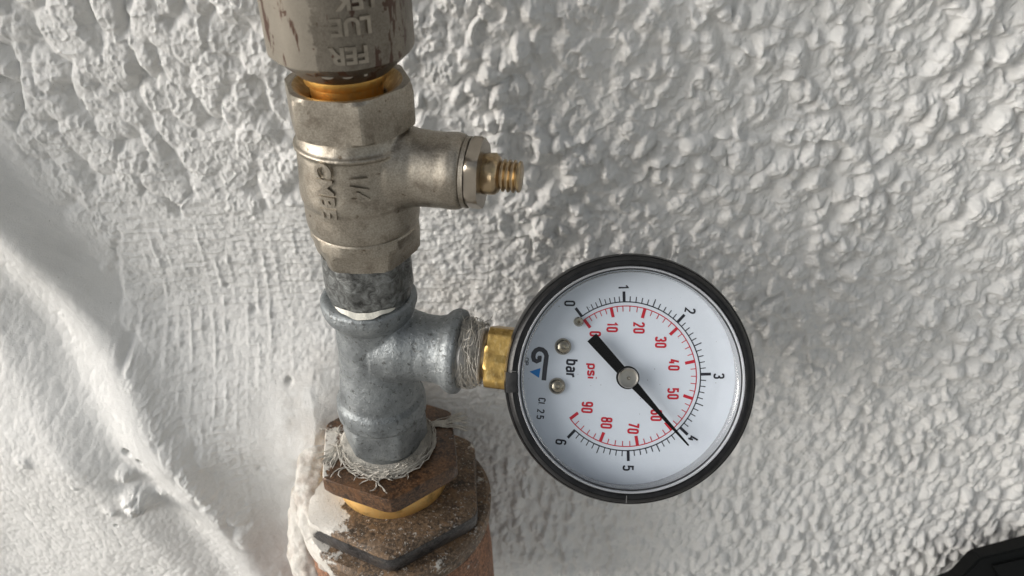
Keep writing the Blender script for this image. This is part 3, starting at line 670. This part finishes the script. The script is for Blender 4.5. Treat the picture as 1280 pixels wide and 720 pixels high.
for s_, px, py in (('0', 743.5, 419), ('10', 764.5, 410), ('20', 798, 410.5), ('30', 825.5, 428), ('40', 842.5, 456), ('50', 842, 492), ('60', 821.5, 519.5), ('70', 793, 536), ('80', 759.5, 530), ('90', 735, 511)):
    put('numeral', s_, px, py, 14.6, M_INKR, -90 - (3 if s_ in ('70', '80', '90') else 0), .29, .165)
put('unit_word', 'bar', 715, 463, 15.6, M_INKB, -93, .33, .16); put('unit_word', 'psi', 739.5, 465.5, 12.2, M_INKR, -92, .42, .19)
put('class_mark', 'Cl. 2.5', 677.5, 513.5, 9.4, M_INKB, -95, .36, .16); put('small_letters', 'OP', 658.3, 455, 5.2, M_INKB, -92, .7, .17)
# emblem: hooked G stroke with long leg and a blue triangle
def at_px(px, py, z=INK): return mD @ Vector(((px - 783.0) * sd_, -(py - 471.3) * sd_, z))
def px_poly(pts, name, mat):
    bm = bmesh.new(); vs = [bm.verts.new(at_px(x, y)) for x, y in pts]; bm.faces.new(vs); link(name, bm, mat, ga, 0)
pts_c = [(674.5, 449.0), (674.3, 453.2), (671, 454.6), (667.6, 453.0), (666.6, 449.0), (667.2, 444.5), (669.8, 441.0), (673.5, 439.2), (678, 440.0), (681.5, 443), (683.2, 447.5), (682.6, 453), (681.6, 462), (680.3, 478.2)]
bm = bmesh.new(); pv = None
for i, (x, y) in enumerate(pts_c):
    a_ = Vector(pts_c[max(i - 1, 0)]); b_ = Vector(pts_c[min(i + 1, len(pts_c) - 1)]); d = (b_ - a_).normalized(); nrm = Vector((-d.y, d.x)) * 2.9
    q = [bm.verts.new(at_px(x + nrm.x, y + nrm.y)), bm.verts.new(at_px(x - nrm.x, y - nrm.y))]
    if pv: bm.faces.new((pv[0], pv[1], q[1], q[0]))
    pv = q
bm.faces.new([bm.verts.new(at_px(x, y, INK * 1.2)) for x, y in ((672.5, 447.5), (677, 447.5), (677, 452), (672.5, 452))])
link('emblem_stroke', bm, M_INKG, ga, 0)
px_poly([(662.2, 467.6), (676.0, 462.8), (674.2, 475.2)], 'emblem_triangle', M_INKC)
# screws, stop pin
for px, py in ((703.5, 435.5), (697, 485)):
    m_ = frame(at_px(px, py, 0), gn, ud)
    link('dial_screw', lathe([(g(10.6), 0), (g(10.4), .0004), (g(9.2), .0011), (g(6.5), .0016), (g(3.0), .00175), (g(2.4), .0014), (g(.4), .0013)], 48, m_), M_STEEL, ga)
m_ = frame(at_px(722, 404, 0), gn, ud)
link('stop_pin', lathe([(g(6), 0), (g(6), .0018), (g(4.6), .0023), (g(1.8), .0022), (g(.4), .0019)], 32, m_), M_STEEL, ga)
bm = bmesh.new(); rq = random.Random(3)
for k in range(26):
    x, y = pol(rq.uniform(20, 128), rq.uniform(0, 360)); w_ = rq.uniform(.00004, .00013)
    vs = [bm.verts.new(mD @ Vector((x + w_ * math.cos(t_) * rq.uniform(.6, 1.3), y + w_ * math.sin(t_) * rq.uniform(.6, 1.3), INK * 2))) for t_ in (0, 1.3, 2.5, 3.8, 5)]
    bm.faces.new(vs)
tag(link('dust_specks', bm, m_plain('dust', (.16, .14, .12), .8), ga, 0), None, None, 'stuff')
# needle
na = math.degrees(math.atan2(-(557 - 473), 863 - 785)); mN = frame(dc + gn * .0024, gn, ud) @ Matrix.Rotation(R(na), 4, 'Z')
k_ = (GD - DZ - .0024) / F
poly = [(-67, -7.4), (-64, -7.4), (-12, -6.2), (0, -8), (12, -5.2), (60, -2.6), (113, -1.1), (115, 0), (113, 1.1), (60, 2.6), (12, 5.2), (0, 8), (-12, 6.2), (-64, 7.4), (-67, 7.4)]
link('needle', prism([(x * k_, y * k_) for x, y in poly], 0, .0004, mN), M_NEEDLE, ga, 0)
mH = frame(dc + gn * .0026, gn, ud)
link('hub_collar', lathe([(g(14.4), 0), (g(14.4), .0006), (g(12), .0010), (g(3), .0010)], 64, mH), M_NEEDLE, ga)
link('hub_cap', lathe([(g(12.6), .0008), (g(12.6), .0015), (g(11.6), .0018), (g(10.2), .0017), (g(9.6), .00165), (g(2.2), .00175), (g(1.2), .0014), (g(.3), .0013)], 64, mH), m_plain('hub_steel', (.42, .39, .34), .33, 1, (900, .00005, .5), var=.2), ga)
# brass stem
sq = 0.0076
cr = []
fz = B; fy_ = (gn - fz * gn.dot(fz)).normalized(); fx_ = fy_.cross(fz)
mS = Matrix((fx_, fy_, fz)).transposed().to_4x4(); mS.translation = T
link('brass_stem', lathe([(.004, .0308, sq), (sq * 1.02, .0309, sq), (sq * 1.25, .0314, sq), (sq * 1.28, .0320, sq), (sq * 1.28, .0385, sq), (sq, .0387, sq)], 128, mS, n=4, rot=0, pw=60), M_BRASS, ga, 30)
link('stem_thread', lathe([(.0045, .022), (.0060, .0225), (.0060, .0310)], 64, mS), M_BRASS3, ga)
# ------------------------------------------------------------------ black box at the lower right corner
bb = thing('plastic_box', P(1300, 760, .33), 'corner of a black plastic box at the bottom right edge', 'box')
def layer(depth): return frame(CAM + FW * depth, gn, (1, 0, 0)), depth / F
out = [(1158, 724), (1187, 713), (1211, 687), (1290, 666), (1440, 626), (1440, 900), (1158, 900)]
inn = [(1180, 734), (1202, 722), (1226, 698), (1300, 680), (1430, 646), (1430, 890), (1180, 890)]
bac = [(1190, 740), (1210, 728), (1232, 704), (1300, 688), (1420, 656), (1420, 880), (1190, 880)]
bm = bmesh.new(); lay = []
for pts, dp in ((bac, .36), (out, .296), (inn, .290)):
    mX, kk = layer(dp); lay.append([bm.verts.new(mX @ Vector(((x - 640) * kk, -(y - 360) * kk, 0))) for x, y in pts])
for p_, q_ in zip(lay, lay[1:]):
    for i in range(7): bm.faces.new((p_[i], p_[(i + 1) % 7], q_[(i + 1) % 7], q_[i]))
bm.faces.new(lay[0][::-1]); bm.faces.new(lay[2]); bmesh.ops.recalc_face_normals(bm, faces=bm.faces[:])
bmesh.ops.bevel(bm, geom=bm.edges[:], offset=.0006, segments=2, affect='EDGES')
link('box_shell', bm, M_BOX, bb, 30)
mX, kk = layer(.290)
mL = [(1240, 706), (1300, 692), (1420, 662), (1420, 880), (1262, 880), (1266, 760)]
link('box_lid', prism([((x - 640) * kk, -(y - 360) * kk) for x, y in mL], -.0002, .0012, mX), M_BOX, bb, 30)
